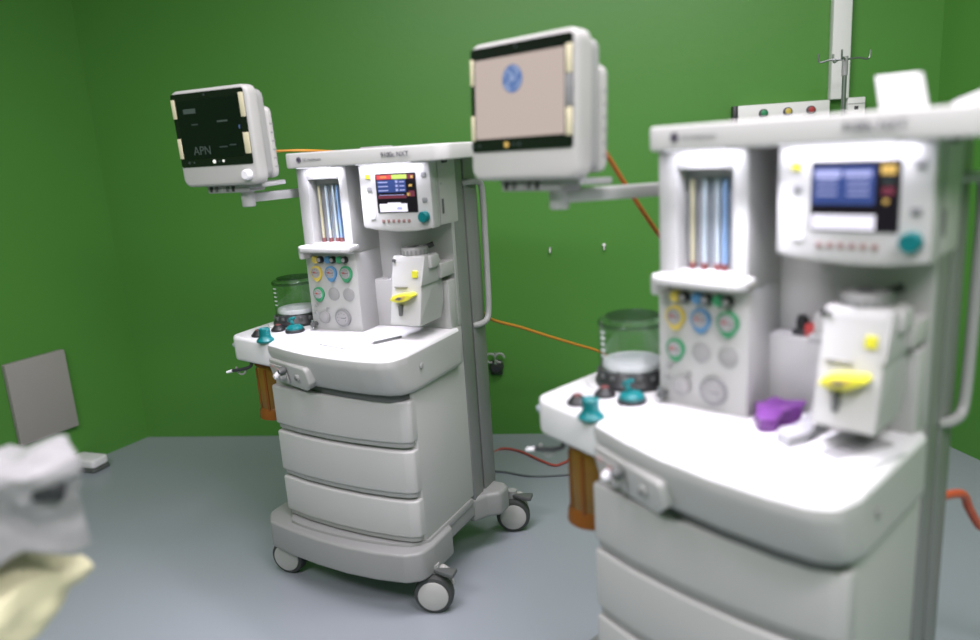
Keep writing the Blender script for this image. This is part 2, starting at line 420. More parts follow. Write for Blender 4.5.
    for k in range(5):
        q.box(-.008, .006, -.0785, -.0772, .905 + k * .014, .908 + k * .014, 'bell', X=Matrix.Translation((bx, by, 0)) @ Matrix.Rotation(math.radians(-22), 4, 'Z'))
    q.build('graduation_marks', bel)
    # --- breathing ports on the wing
    q = MB(); x, y = -.265, -.312
    q.lathe([(.027, .829), (.0275, .834), (.024, .838), (.019, .844), (.0175, .852), (.0175, .870), (.015, .872), (.012, .867)], 'teal', (x, y, 0)); q.build('port_cap', root)
    q = MB(); x, y = -.252, -.186
    q.lathe([(.031, .829), (.032, .834), (.029, .840)], 'dark', (x, y, 0)); k = q.build('valve_base', root)
    q = MB(); q.lathe([(.028, .838), (.027, .846), (.020, .852), (.010, .854)], 'teal', (x, y, 0))
    q.tube([(x - .006, y, .850), (x - .008, y - .002, .862), (x - .020, y - .004, .870)], .006, 'teal'); q.cyl((x - .012, y - .01, .872), (x - .006, y + .012, .874), .005, 'teal'); q.build('valve_cap', k)
    for x, y in ((-.342, -.259), (-.326, -.183)):
        q = MB(); q.lathe([(.023, .829), (.024, .834), (.019, .839), (.012, .847), (.008, .849)], 'black', (x, y, 0)); q.lathe([(.010, .8475), (.009, .8505)], 'maroon', (x, y, 0)); q.build('valve', root)
    q = MB(); q.cyl((-.196, -.142, .85), (-.196, -.165, .85), .008, 'groove'); q.cyl((-.205, -.15, .832), (-.205, -.15, .862), .005, 'steel'); q.build('gas_fitting', root)
    # --- auxiliary outlet panel on the worktop front
    X = Matrix.Translation((-.166, -.338, .752)) @ Matrix.Rotation(math.radians(-20), 4, 'Z') @ Matrix.Rotation(math.radians(14), 4, 'X')
    q = MB(); q.prism(rpoly([(-.088, -.040), (-.07, -.052), (.10, -.052), (.135, -.024), (.135, .030), (-.088, .030)], .016), -.012, .03, 'white', .006, 'y', seg=3, X=X); ap = q.build('outlet_panel', root)
    q = MB(); q.prism(rrect(-.075, .022, -.038, .018, .012), -.0185, -.016, 'offwhite', 0, 'y', X=X)
    for k, (dx, dz, mt) in enumerate(((-.055, .010, 'pink'), (-.048, -.018, 'pink'), (-.022, .004, 'pink'), (-.012, -.024, 'red'))): q.box(dx - .010, dx + .010, -.0195, -.018, dz - .004, dz + .004, mt, X=X)
    q.build('outlet_label', ap)
    for dx, dz, mt in ((-.032, -.016, 'bell'), (.004, -.012, 'lightgrey'), (.014, .010, 'groove')):
        q = MB(); q.lathe([(.012, .016), (.012, .024), (.008, .032), (.008, .036)], mt, X @ Vector((dx, 0, dz)), X.to_3x3() @ Vector((0, -1, 0)), 20); q.build('outlet_port', ap)
    q = MB(); q.lathe([(.012, .016), (.012, .021), (.010, .023)], 'lightgrey', X @ Vector((.078, .004, -.008)), X.to_3x3() @ Vector((0, -1, 0)), 24)
    q.lathe([(.006, .023), (.005, .026)], 'groove', X @ Vector((.078, .004, -.008)), X.to_3x3() @ Vector((0, -1, 0)), 20); q.build('power_button', ap)
    # --- back of the bay: panel, step, columns
    q = MB(); q.box(-.215, .264, -.002, .017, .83, 1.356, 'white', .002); q.build('back_panel', root)
    q = MB(); q.box(-.02, .262, -.048, .0, .829, .985, 'white', .005); q.build('bay_step', root)
    q = MB(); q.box(-.215, .215, .02, .13, .205, 1.352, 'midgrey', .004); q.build('rear_cover', root)
    for s in (1, -1):
        q = MB(); xs = sorted((s * .214, s * .266))
        q.box(xs[0], xs[1], .016, .085, .21, 1.362, 'midgrey', .004)
        q.box(xs[0], xs[1], .097, .182, .21, 1.362, 'midgrey', .004)
        xi = sorted((s * .214, s * .255)); q.box(xi[0], xi[1], .083, .10, .21, 1.36, 'groove')
        q.build('column', root)
    q = MB(); q.tube([(.258, .095, 1.275), (.275, .115, 1.278), (.285, .165, 1.272), (.287, .178, 1.24), (.288, .178, 1.15), (.288, .174, .95), (.287, .170, .85), (.285, .155, .815), (.275, .125, .806), (.258, .10, .806)], .0105, 'lightgrey', 12, 6); q.build('rear_handle', root)
    # --- flowmeter tower
    q = MB(); q.box(-.212, -.012, -.14, .01, .829, 1.085, 'white', .004); q.build('gauge_tower', root)
    q = MB(); x0, x1, y0, y1 = -.205, -.012, -.145, .01
    wx0, wx1, wz0, wz1 = -.163, -.044, 1.118, 1.317
    q.box(x0, wx0, y0, y1, 1.083, 1.36, 'white', .004); q.box(wx1, x1, y0, y1, 1.083, 1.36, 'white', .004)
    q.box(wx0 - .01, wx1 + .01, y0 + .001, y1, 1.083, wz0, 'white', .003); q.box(wx0 - .01, wx1 + .01, y0 + .001, y1, wz1, 1.36, 'white', .003)
    q.box(wx0 - .01, wx1 + .01, -.095, .0, wz0 - .01, wz1 + .01, 'white')
    tw = q.build('flowmeter_housing', root)
    q = MB(); q.box(wx0, wx1, -.105, -.094, wz0, wz1, 'window'); q.box(wx0 + .035, wx1 - .012, -.108, -.104, wz0, wz1 - .02, 'lightgrey')
    q.prism([(wx0 + .03, wz1 - .001), (wx1, wz1 - .001), (wx1, wz1 - .014), (wx0 + .03, wz1 - .014)], -.125, -.105, 'discgrey', 0, 'y'); q.build('flowmeter_panel', tw)
    for x, m1, rr in ((-.145, 'tubeyel', .0045), (-.118, 'tubepale', .0045), (-.104, 'tubedark', .0014), (-.090, 'tubepale', .0045), (-.075, 'tubeblue', .0045), (-.066, 'tubedark', .0014)):
        q = MB(); q.cyl((x, -.116, wz0 + .012), (x, -.116, wz1 - .02), rr, m1, seg=14); q.build('flow_tube', tw)
    for x in (-.145, -.118, -.090, -.075): q = MB(); q.cyl((x, -.116, wz0), (x, -.116, wz0 + .013), .007, 'maroon'); q.build('tube_fitting', tw)
    q = MB(); q.prism(rpoly([(-.205, -.13), (-.205, -.180), (-.185, -.196), (-.02, -.196), (-.002, -.180), (-.002, -.13)], [.0, .02, .015, .015, .015, 0]), 1.092, 1.113, 'white', .006, seg=3); q.prism(rpoly([(-.205, -.13), (-.205, -.180), (-.192, -.19), (-.183, -.18), (-.183, -.13)], [0, .015, .008, .008, 0]), 1.070, 1.108, 'white', .006); 
    lg = q.build('tower_ledge', root)
    for x, mt in ((-.168, 'gyellow'), (-.118, 'gblue'), (-.072, 'ggreen')):
        q = MB(); q.lathe([(.012, 0), (.012, .010), (.010, .012)], mt, (x, -.139, 1.064), (0, -1, 0), 20); k = q.build('flow_knob', root)
        q = MB(); q.lathe([(.011, 0), (.0115, .012), (.009, .016)], 'black', (x + .021, -.139, 1.064), (0, -1, 0), 20)
        q.lathe([(.007, .016), (.006, .018)], 'discgrey', (x + .021, -.139, 1.064), (0, -1, 0), 20); q.build('knob_cap', k)
    y = -.1405
    gauge(root, -.1696, 1.021, y, .0225, 'gyellow'); gauge(root, -.1114, 1.021, y, .0225, 'gblue'); gauge(root, -.0524, 1.021, y, .0235, 'ggreen')
    gauge(root, -.1696, .952, y, .0215, 'ggreen')
    for x in (-.1114, -.0524):
        q = MB(); q.lathe([(.0215, 0), (.0215, .003), (.020, .004)], 'discgrey', (x, y + .001, .951), (0, -1, 0), 32); q.build('blank_cover', root)
    gauge(root, -.157, .8745, y, .0215, 'discgrey', needle=False, tab=False)
    g = gauge(root, -.083, .8745, y, .030, 'ring', needle=True, tab=False)
    for x, z in ((-.140, .902), (-.1905, .888), (-.186, .912)):
        q = MB(); q.lathe([(.006, 0), (.006, .005), (.004, .006)], 'discgrey', (x, y, z), (0, -1, 0), 16); q.build('small_button', root)
    # --- display unit
    q = MB(); P = [(.056, 1.356), (.056, 1.172), (.062, 1.1665), (.10, 1.160), (.18, 1.155), (.24, 1.1565), (.30, 1.165), (.302, 1.172), (.302, 1.356)]
    q.prism(P, -.174, -.135, 'white', .004, 'y'); q.prism([(x * .99 + .001, z + .003 if z < 1.2 else z) for x, z in P], -.137, -.02, 'offwhite', .002, 'y')
    dis = q.build('display_unit', root)
    q = MB(); q.prism(rrect(.1145, .2545, 1.211, 1.326, .004), -.1750, -.173, 'dark', 0, 'y'); q.build('display_bezel', dis)
    s = screen_panel('A').build('display_screen', dis); s.location = (0, -.0006, 0)
    for k in range(6):
        q = MB(); q.prism(rrect(.126 + k * .018, .135 + k * .018, 1.182, 1.192, .003), -.177, -.173, 'softkey', .001, 'y'); q.build('soft_key', dis)
    for x, z, mt in ((.089, 1.319, 'yellowbright'), (.091, 1.281, 'ring'), (.281, 1.318, 'ring'), (.279, 1.246, 'ring'), (.094, 1.200, 'bell')):
        q = MB(); q.prism(rrect(x - .008, x + .008, z - .007, z + .007, .003), -.177, -.173, mt, .001, 'y'); q.build('button', dis)
    q = MB(); q.lathe([(.0165, 0), (.0165, .016), (.014, .019), (.006, .0185)], 'teal', (.2755, -.173, 1.198), (0, -1, 0), 28); q.build('control_knob', dis)
    q = MB(); q.box(.3005, .3025, -.115, -.105, 1.20, 1.243, 'groove', .001); q.box(.3005, .3022, -.13, -.129, 1.17, 1.35, 'discgrey'); q.box(.3005, .3022, -.118, -.112, 1.285, 1.290, 'discgrey'); q.build('side_slot', dis)
    # --- header
    q = MB(); hp = [(-.150, -.232), (-.10, -.240), (.06, -.243), (.20, -.240), (.36, -.228), (.385, -.20), (.385, .13), (.36, .16), (-.225, .16), (-.24, .12), (-.225, -.12), (-.170, -.225)]
    q.prism(rpoly(hp, [.012, 0, 0, 0, .03, .03, .03, .03, .02, .02, .02, .012]), 1.356, 1.401, 'header', .005, seg=3); hd = q.build('header', root)
    q = MB(); q.lathe([(.009, 0), (.009, .0012)], 'logo', (-.108, -.2405, 1.380), (0, -1, 0), 28); q.lathe([(.0075, .0012), (.0075, .0016), (.0065, .0017), (.0065, .0013)], 'discgrey', (-.108, -.2405, 1.380), (0, -1, 0), 28, cap=False); q.build('emblem', hd)
    text('maker_lettering', 'GE Healthcare', .0115, (-.092, -.2435, 1.3762), 'ring', hd, rot=(PI / 2, 0, 0))
    text('model_lettering', '9100c NXT', .019, (.188, -.2445, 1.3735), 'ink', hd, rot=(PI / 2, 0, .02), bold=.0003)
    for xa, xb in ((-.150, -.04), (.07, .245)):
        q = MB(); q.box(xa, xb, -.205, -.180, 1.3545, 1.358, 'strip'); q.build('light_strip', hd)
    q = MB(); q.box(.29, .31, -.10, -.08, 1.346, 1.357, 'dark', .002); q.build('header_catch', hd)
    q = MB(); q.box(-.09, .0, .05, .11, 1.40, 1.408, 'lightgrey', .002); q.build('header_vent', hd)
    # vaporizer mounting rail
    q = MB(); q.box(.09, .262, -.085, -.0, 1.0, 1.045, 'offwhite', .004); q.box(.085, .125, -.10, -.02, .99, 1.006, 'lightgrey', .003); q.cyl((.115, -.098, 1.05), (.115, -.06, 1.05), .008, 'dark'); q.build('vaporizer_rail', root)
    for x0, x1, y, e, sp in ((-.16, -.03, -.166, LED * .10, 180), (.06, .28, -.196, LED * .13, 180), (-.14, .09, -.226, LED * .50, 84)):
        L = bpy.data.lights.new('header_lamp', 'AREA'); L.shape = 'RECTANGLE'; L.size = x1 - x0; L.size_y = .02; L.energy = e; L.color = (.90, .87, 1.0); L.spread = math.radians(sp)
        lo = bpy.data.objects.new('header_lamp', L); COL.objects.link(lo); lo.parent = root; lo.location = ((x0 + x1) / 2, y, 1.3535)
    return root

LED = 3.0
A = build_machine()
B = copy_tree(A)
A.location = (-.3351, 2.48, 0); A.rotation_euler = (0, 0, -.4686)
B.location = (.6026, 1.4893, 0); B.rotation_euler = (0, 0, -.8041)
tag(A, 'white anesthesia machine standing fully in view on four casters against the green wall', 'anesthesia machine', 'anesthesia machines')
tag(B, 'white anesthesia machine in the right foreground, cut off by the picture edge', 'anesthesia machine', 'anesthesia machines')
for o in kids(B):
    for ch in kids(o):
        if ch.name.startswith('display_screen'):
            t = screen_panel('B').build('tmp'); ch.data = t.data; ch.data.name = 'display_screen'; bpy.data.objects.remove(t)
MA = Matrix.Translation(A.location) @ Matrix.Rotation(-.4686, 4, 'Z')
MBm = Matrix.Translation(B.location) @ Matrix.Rotation(-.8041, 4, 'Z')

# ------------------------------------------------------------------ vaporizer (lifts off the rail)
def build_vaporizer():
    root = thing('vaporizer', '', 'vaporizer')
    # local: origin at bottom front centre ; machine-local (.19,-.20,.876)
    q = MB(); pr = [(.0, .0), (.13, .0), (.155, .05), (.155, .175), (.135, .204), (.05, .206), (.044, .19), (.008, .03)]
    q.prism(rpoly(pr, .006), -.053, .053, 'white', .006, 'x', seg=3); body = q.build('body', root)
    q = MB(); q.prism(rpoly([(.02, .12), (.13, .12), (.13, .20), (.05, .204)], .004), .052, .058, 'white', .002, 'x'); 
    q.box(.05, .068, .07, .12, .165, .203, 'white', .004); q.build('locking_lever', root)
    q = MB(); q.lathe([(.040, .203), (.043, .206), (.043, .222), (.039, .228), (.012, .229)], 'discgrey', (0, .092, 0), seg=36)
    for k in range(20): q.box(-.003, .003, -.0445, -.042, .207, .221, 'ring', X=Matrix.Translation((0, .092, 0)) @ Matrix.Rotation(2 * PI * k / 20, 4, 'Z'))
    dial = q.build('dial', root)
    q = MB(); q.prism(rrect(-.012, .012, .2285, .231, .001), .07, .10, 'groove', 0, 'y'); q.cyl((.02, .11, .22), (.045, .13, .232), .008, 'dark'); q.build('dial_release', dial)
    q = MB(); q.prism(rrect(.021, .040, .143, .163, .003), .030, .040, 'yellowbright', 0, 'y', X=Matrix.Rotation(0, 4, 'X')); q.build('yellow_label', root)
    q = MB(); q.box(-.040, .005, .0225, .034, .113, .117, 'discgrey'); q.build('lettering_line', root)
    # yellow filler lip
    q = MB(); P = [(-.042, .079), (-.02, .074), (.010, .077), (.042, .094), (.032, .102), (.0, .099), (-.028, .094)]
    q.prism(rpoly(P, .008), -.010, .035, 'yellowbright', .004, 'y'); fl = q.build('filler', root)
    q = MB(); q.prism(rpoly([(-.028, .082), (-.004, .079), (.014, .088), (.018, .097), (-.008, .093)], .004), -.0125, -.009, 'gyellow', .001, 'y'); q.prism(rpoly([(-.020, .084), (-.002, .082), (.010, .090), (-.006, .091)], .003), -.0135, -.012, 'groove', 0, 'y'); q.build('filler_mouth', fl)
    q = MB(); q.prism(rrect(-.020, -.008, .030, .064, .004), .004, .03, 'groove', .001, 'y'); q.build('sight_glass', root)
    q = MB(); q.cyl((-.045, .045, .192), (-.045, .038, .192), .005, 'groove'); q.box(-.060, -.052, .08, .12, .17, .185, 'dark', .002); q.build('mount_screw', root)
    q = MB(); q.box(-.02, .02, .135, .16, .02, .12, 'lightgrey', .003); q.build('rear_block', root)
    return root
VA = build_vaporizer(); VB = copy_tree(VA)
for v, Mx, rz, lb in ((VA, MA, -.4686, 'white vaporizer with yellow filler on the machine standing against the green wall'), (VB, MBm, -.8041, 'white vaporizer with yellow filler on the right foreground machine')):
    v.location = Mx @ Vector((.192, -.206, .874)); v.rotation_euler = (0, 0, rz); tag(v, lb, 'vaporizer', 'vaporizers')

# ------------------------------------------------------------------ patient monitors
def build_monitor(kind):
    root = thing('patient_monitor', '', 'monitor')
    # origin at pivot foot; local front face y = 0 plane, centre (0,0,0)
    q = MB(); w, h = .300, .285
    q.prism(rrect(-w / 2, w / 2, -h / 2, h / 2, .030, 7), 0, .046, 'offwhite', .010, 'y', seg=4); fr = q.build('front_housing', root)
    q = MB(); q.prism(rrect(-w / 2 + .02, w / 2 - .008, -h / 2 + .012, h / 2 - .012, .03, 7), .044, .078, 'lightgrey', .006, 'y', seg=3); q.build('middle_housing', root)
    q = MB(); q.prism(rrect(-w / 2 + .03, w / 2 - .002, -h / 2 + .012, h / 2 - .062, .025, 6), .074, .100, 'offwhite', .010, 'y', seg=3)
    for k in range(6): q.box(w / 2 - .0025, w / 2 - .0015, .080, .095, -.10 + k * .025, -.095 + k * .025, 'discgrey')
    q.build('rear_housing', root)
    gx0, gx1, gz0, gz1 = -.143, .137, -.082, .133
    q = MB(); q.prism(rrect(gx0, gx1, gz0, gz1, .008), -.0015, .004, 'glass_black', 0, 'y'); gl = q.build('front_glass', fr)
    q = MB(); yy = -.0016
    if kind == 'A':
        for xa, xb, za, zb in ((gx0, gx0 + .015, .062, .118), (gx0, gx0 + .015, -.056, .004), (gx1 - .018, gx1, .052, .120), (gx1 - .022, gx1, -.052, .008)): q = MB(); q.box(xa, xb, yy - .002, yy, za, zb, 'cream', .001); q.build('side_strip', gl)
    else:
        for xa, xb in ((gx0, gx0 + .010), (gx1 - .016, gx1)):
            for za, zb in ((-.058, -.005), (.058, .112)): q = MB(); q.box(xa, xb, yy - .002, yy, za, zb, 'cream', .001); q.build('side_strip', gl)
        q = MB(); q.box(gx1 - .018, gx1, yy - .002, yy, -.004, .057, 'ring', .001); q.build('strip_insert', gl)
    q = MB()
    if kind == 'A':
        q.quad(gx0 + .017, gx1 - .024, -.058, .112, yy, 's_dim')
        for xa, xb, za, zb, mt in ((-.100, -.052, .074, .088, 's_text'), (-.075, -.050, .040, .044, 's_dimicon'), (.025, .065, .043, .048, 's_text'), (.02, .05, -.030, -.026, 's_dimicon'), (.06, .085, -.026, -.022, 's_dimicon'), (.105, .108, .02, .03, 's_logo')): q.quad(xa, xb, za, zb, yy - .0007, mt)
    else:
        q.quad(gx0 + .013, gx1 - .020, -.055, .108, yy, 's_beige')
        q.prism([(-.02 + .028 * math.cos(2 * PI * k / 28), .062 + .028 * math.sin(2 * PI * k / 28)) for k in range(28)], yy - .0013, yy - .0006, 's_logo', 0, 'y')
        q.tube([(-.034, yy - .0016, .05), (-.022, yy - .0016, .068), (-.026, yy - .0016, .075), (-.016, yy - .0016, .058), (-.008, yy - .0016, .074)], .0012, 's_logo2', 6, 5)
        for k in range(4):
            a = k * PI / 2 + .5; q.tube([(-.02 + .022 * math.cos(a + t), yy - .0016, .062 + .022 * math.sin(a + t)) for t in (0, .3, .6, .9)], .0012, 's_logo2', 6, 3)
    scr = q.build('screen', gl)
    if kind == 'A': text('screen_lettering', 'APN', .036, (-.085, yy - .0012, -.047), 's_text', scr)
    q = MB()
    for xa, r_, mt in ((-.010, .006, 's_icon'), (.010, .003, 's_dimicon'), (.026, .004, 's_icon'), (-.11, .004, 's_dimicon'), (-.09, .003, 's_dimicon')):
        q.lathe([(r_, 0), (r_, .0015)], mt if kind == 'A' else ('s_gold' if xa == -.010 else 's_dimicon'), (xa - (.03 if kind == 'B' else 0), yy + .0002, -.069), (0, -1, 0), 16)
    q.lathe([(.003, 0), (.003, .0015)], 's_dimicon', (-.01, yy + .0002, .124), (0, -1, 0), 16); q.build('indicator', gl)
    q = MB(); q.lathe([(.016, 0), (.0155, .016), (.012, .020)], 'bell', (.112, .001, -.113), (0, -1, 0), 24)
    if kind == 'A': q.build('trim_knob', fr)
    q = MB(); q.box(-.09, .13, .03, .14, -h / 2 - .012, -h / 2 + .002, 'lightgrey', .003)
    for k in range(5): q.box(-.075 + k * .022, -.065 + k * .022, .026, .034, -h / 2 - .020, -h / 2 - .004, ('dark', 'groove', 'lightgrey', 'groove', 'dark')[k], .001)
    q.box(-.085, .08, .028, .10, -h / 2 - .024, -h / 2 - .010, 'discgrey', .003); q.build('mounting_plate', root)
    return root
mons = []
for kind, Mx, rz, P, yaw, tilt, roll, lb in (
        ('A', MA, -.4686, (-.330, -.345, 1.461), -.437, -.03, 0, 'patient monitor with dark screen reading APN on a swing arm'),
        ('B', MBm, -.8041, (-.437, -.290, 1.455), -.794, .06, 0, 'patient monitor with lit beige screen and blue round logo')):
    m = build_monitor(kind); m.location = Mx @ Vector(P); m.rotation_euler = (-tilt, 0, yaw); tag(m, lb, 'monitor', 'patient monitors'); mons.append(m)
# swing arms belong to the machines
for root, piv, rz in ((A, (-.300, -.268, 1.275), 0), (B, (-.410, -.212, 1.270), 0)):
    px, py, pz = piv; end = Vector((-.196, .06, 1.272)); s = Vector((px, py, pz)); d = end - s; L = d.length; ang = math.atan2(d.y, d.x)
    X = Matrix.Translation(s) @ Matrix.Rotation(ang, 4, 'Z')
    q = MB(); q.box(.0, L, -.014, .014, -.013, .015, 'white', .004, X=X); arm = q.build('monitor_arm', root)
    q = MB(); q.cyl((px, py, pz - .026), (px, py, pz + .045), .021, 'white', bev=.003); q.build('arm_pivot', arm)
    q = MB(); q.box(-.225, -.19, .03, .09, 1.24, 1.305, 'lightgrey', .004); q.build('arm_bracket', arm)

# ------------------------------------------------------------------ things on the machines
def pl(Mx, p): return Mx @ Vector(p)
# wall-side machine: paper and pen
q = MB(); sh = [(-.05, -.315), (.06, -.34), (.135, -.20), (.03, -.19)]
q.prism(sh, 0, .0045, 'paper', .001); o = q.build('paper_sheet'); o.location = pl(MA, (0, 0, .8306)); o.rotation_euler = (0, 0, -.4686)
tag(o, 'white paper sheet lying on the worktop of the machine by the wall', 'paper')
q = MB(); q.cyl((0, 0, .005), (.045, .085, .005), .0045, 'groove', r1=.004); q.cyl((.0, 0, .005), (-.004, -.0075, .005), .004, 'discgrey', r1=.001); pen = None
o = q.build('pen'); o.location = pl(MA, (.118, -.272, .8310)); o.rotation_euler = (0, 0, -.4686); tag(o, 'dark pen beside the white paper sheet on the worktop', 'pen')
# foreground machine
def crumple(name, pts, z0, z1, mt, seed, amp, loc, rz, sub=3):
    B_ = bmesh.new(); lo = [B_.verts.new((x, y, z0)) for x, y in pts]; hi = [B_.verts.new((x, y, z1)) for x, y in pts]; n = len(pts)
    B_.faces.new(lo[::-1]); B_.faces.new(hi)
    for i in range(n): B_.faces.new((lo[i], lo[(i + 1) % n], hi[(i + 1) % n], hi[i]))
    bmesh.ops.triangulate(B_, faces=B_.faces[:])
    bmesh.ops.subdivide_edges(B_, edges=B_.edges[:], cuts=sub, use_grid_fill=True)
    for v in B_.verts:
        s = vnoise(v.co * 28 + Vector((seed, 0, 0))); v.co += s * amp * (1 if v.co.z > z0 + .004 else .0)
        v.co.z = max(v.co.z, z0)
    q = MB(); q.bm(B_, mt); o = q.build(name, ang=25); o.location = loc; o.rotation_euler = (0, 0, rz); return o
o = crumple('purple_packet', [(-.002, -.135), (.045, -.19), (.063, -.178), (.056, -.14), (.085, -.10), (.07, -.075), (.045, -.08), (.02, -.07)], 0, .030, 'purple', 3, .012, pl(MBm, (0, 0, .8306)), -.8041)
tag(o, 'crumpled purple packet on the foreground machine worktop', 'packet')
o = crumple('clear_packet', [(.078, -.215), (.112, -.228), (.128, -.19), (.130, -.10), (.095, -.09), (.088, -.16)], 0, .022, 'packet', 9, .008, pl(MBm, (0, 0, .8306)), -.8041)
tag(o, 'clear grey plastic packet beside the purple packet', 'packet')
tr = thing('document_tray', 'white tray holding a dark printed sheet in front of the foreground vaporizer', 'tray', pl(MBm, (0, 0, .8306)), -.8041)
q = MB(); q.prism(rpoly([(.118, -.262), (.235, -.318), (.278, -.14), (.165, -.085)], .012), 0, .006, 'paper', .002); q.build('tray', tr)
q = MB(); q.prism(rpoly([(.163, -.232), (.205, -.25), (.255, -.125), (.195, -.10)], .006), .006, .0072, 'discgrey')
for k in range(6):
    t = k / 6; q.box(-.018, .018, -.004, .004, .0072, .0076, 'print', X=Matrix.Translation((.187 + .035 * t, -.228 + .108 * t, 0)) @ Matrix.Rotation(-.4, 4, 'Z'))
q.build('printed_sheet', tr)
t = thing('red_black_connector', 'small black and red connector on the ledge behind the foreground vaporizer', 'connector', pl(MBm, (0, 0, .9855)), -.8041)
q = MB(); q.box(.03, .062, -.042, -.018, 0, .012, 'dark', .003); q.lathe([(.011, .010), (.012, .028), (.008, .040)], 'black', (.046, -.030, 0)); q.build('connector_body', t)
q = MB(); q.box(.056, .078, -.046, -.02, .0, .026, 'red', .004); q.build('red_cap', t)
q = MB(); q.prism([(-.028, 0), (.040, 0), (.028, .056), (-.038, .056)], 0, .030, 'carton', .005, 'y', seg=3)
o = q.build('white_carton'); o.location = pl(MBm, (.218, -.10, 1.4015)); o.rotation_euler = (0, 0, -.86); tag(o, 'small white box standing on the header of the foreground machine', 'box')
q = MB(); q.prism(rpoly([(-.05, 0), (.10, 0), (.10, .050), (.05, .040), (.005, .020)], .01), 0, .08, 'carton', .006, 'y'); o = q.build('white_cover'); o.location = pl(MBm, (.335, -.11, 1.4015)); o.rotation_euler = (0, 0, -.8041)
tag(o, 'white sloping cover on the header at the right picture edge', 'cover')

# ------------------------------------------------------------------ back wall fittings
wa = WALL_ANG
def onwall(x, y, z, off=0):  # nearest point on the wall plane, moved off it
    e = (c1 - c0).normalized(); n = Vector((e.y, -e.x, 0)); p = Vector((x, y, 0)); s = (p - c0).dot(e); r = c0 + e * s + n * off; r.z = z; return r
def wt(name, label, cat, x, y, z, group=None): return thing(name, label, cat, onwall(x, y, z), wa, group)
bp_ = wt('gas_panel', 'white bedhead gas panel on the back wall behind the foreground machine', 'wall panel', 1.33, 3.3, 1.36)
q = MB(); q.box(-.226, .140, -.06, 0, 0, .122, 'conduit', .004); q.build('panel_body', bp_)
q = MB(); q.box(-.245, -.2255, -.055, 0, .0, .122, 'dark', .003); q.build('end_cap', bp_)
for x, mt in ((-.125, 'ggreen'), (-.028, 'gyellow'), (.064, 'red')):
    q = MB(); q.lathe([(.018, 0), (.018, .012), (.012, .018)], 'groove', (x, -.06, .085), (0, -1, 0), 24); k = q.build('gas_outlet', bp_)
    q = MB(); q.lathe([(.013, .012), (.012, .022), (.008, .024)], mt, (x, -.06, .087), (0, -1, 0), 20); q.build('outlet_insert', k)
so = wt('wall_socket', 'small white socket box right of the conduit', 'socket', 1.575, 3.26, 1.40)
q = MB(); q.box(-.035, .035, -.045, 0, 0, .085, 'conduit', .004); q.build('socket_body', so)
q = MB(); q.box(-.008, .008, -.047, -.044, .035, .05, 'dark', .001); q.box(-.033, .033, -.0465, -.044, .058, .061, 'lightgrey'); q.build('socket_slot', so)
q = MB(); q.box(-.036, .036, -.05, -.0, 1.482, H, 'conduit', .004); o = q.build('conduit'); o.location = onwall(1.508, 3.27, 0); o.rotation_euler = (0, 0, wa)
tag(o, 'white vertical conduit rising from the gas panel up the back wall', 'conduit')
v = wt('wall_gas_valve', 'dark round gas valve with pale loop on the back wall', 'valve', .018, 3.497, .40)
q = MB(); q.lathe([(.035, 0), (.035, .02), (.028, .035), (.02, .045)], 'dark', (.0, 0, -.05), (0, -1, 0), 24); q.box(-.03, .03, -.02, 0, -.09, -.02, 'dark', .006); q.build('valve_body', v)
q = MB()
for sx in (-1, 1): q.tube([(sx * .022 + .022 * math.cos(a), -.035, .022 * math.sin(a) + .0) for a in [2 * PI * k / 10 for k in range(9)]], .0045, 'lightgrey', 8, 3)
q.cyl((0, -.04, -.03), (0, -.03, .03), .006, 'steel'); q.build('valve_loop', v)
for (x, y, z, lb, r) in ((.54, 3.418, .913, 'tiny white wall plug above the bellows of the foreground machine', .009), (.297, 3.454, .91, 'faint small wall hook left of the white plug', .006)):
    q = MB(); q.lathe([(r, 0), (r, .006), (r * .6, .012)], 'conduit' if r > .008 else 'discgrey', (0, 0, 0), (0, -1, 0), 14); q.box(-.003, .003, -.02, 0, -.02, .0, 'conduit', .001)
    o = q.build('wall_plug' if r > .008 else 'wall_hook'); o.location = onwall(x, y, z); o.rotation_euler = (0, 0, wa); tag(o, lb, 'wall plug' if r > .008 else 'hook')
# IV stand
iv = thing('iv_stand', 'thin steel IV stand with hooks in front of the back wall', 'iv stand', (1.405, 2.985, 0), wa)
q = MB(); q.cyl((0, 0, .09), (0, 0, 1.62), .0085, 'bsteel', seg=14); q.cyl((0, 0, .06), (0, 0, .9), .0125, 'steel', seg=16); q.cyl((0, 0, 1.56), (0, 0, 1.63), .011, 'lightgrey'); q.build('pole', iv)
for k, a in enumerate((.15, 1.75, 2.85, 4.3)):
    c_, s_ = math.cos(a), math.sin(a)
    q = MB(); q.tube([(0, 0, 1.618), (.05 * c_, .05 * s_, 1.622), (.080 * c_, .080 * s_, 1.616), (.092 * c_, .092 * s_, 1.622), (.094 * c_, .094 * s_, 1.648)], .0035, 'bsteel', 8, 5); q.build('hook', iv)
for k in range(5):
    a = 2 * PI * k / 5; c_, s_ = math.cos(a), math.sin(a)
    q = MB(); q.tube([(0, 0, .09), (.10 * c_, .10 * s_, .085), (.26 * c_, .26 * s_, .055)], .012, 'steel', 8, 4); q.build('foot', iv)
    q = MB(); q.lathe([(.022, -.01), (.025, 0), (.022, .01)], 'rubber', (.26 * c_, .26 * s_, .025), (s_, -c_, 0), 18); q.cyl((.26 * c_, .26 * s_, .04), (.26 * c_, .26 * s_, .06), .006, 'steel'); q.build('foot_wheel', iv)

# ------------------------------------------------------------------ hoses and cables
def hose(name, pts, r, mt, label, cat='hose', sm=10):
    q = MB(); q.tube(pts, r, mt, 10, sm); return tag(q.build(name, ang=60), label, cat)
HOSES = True

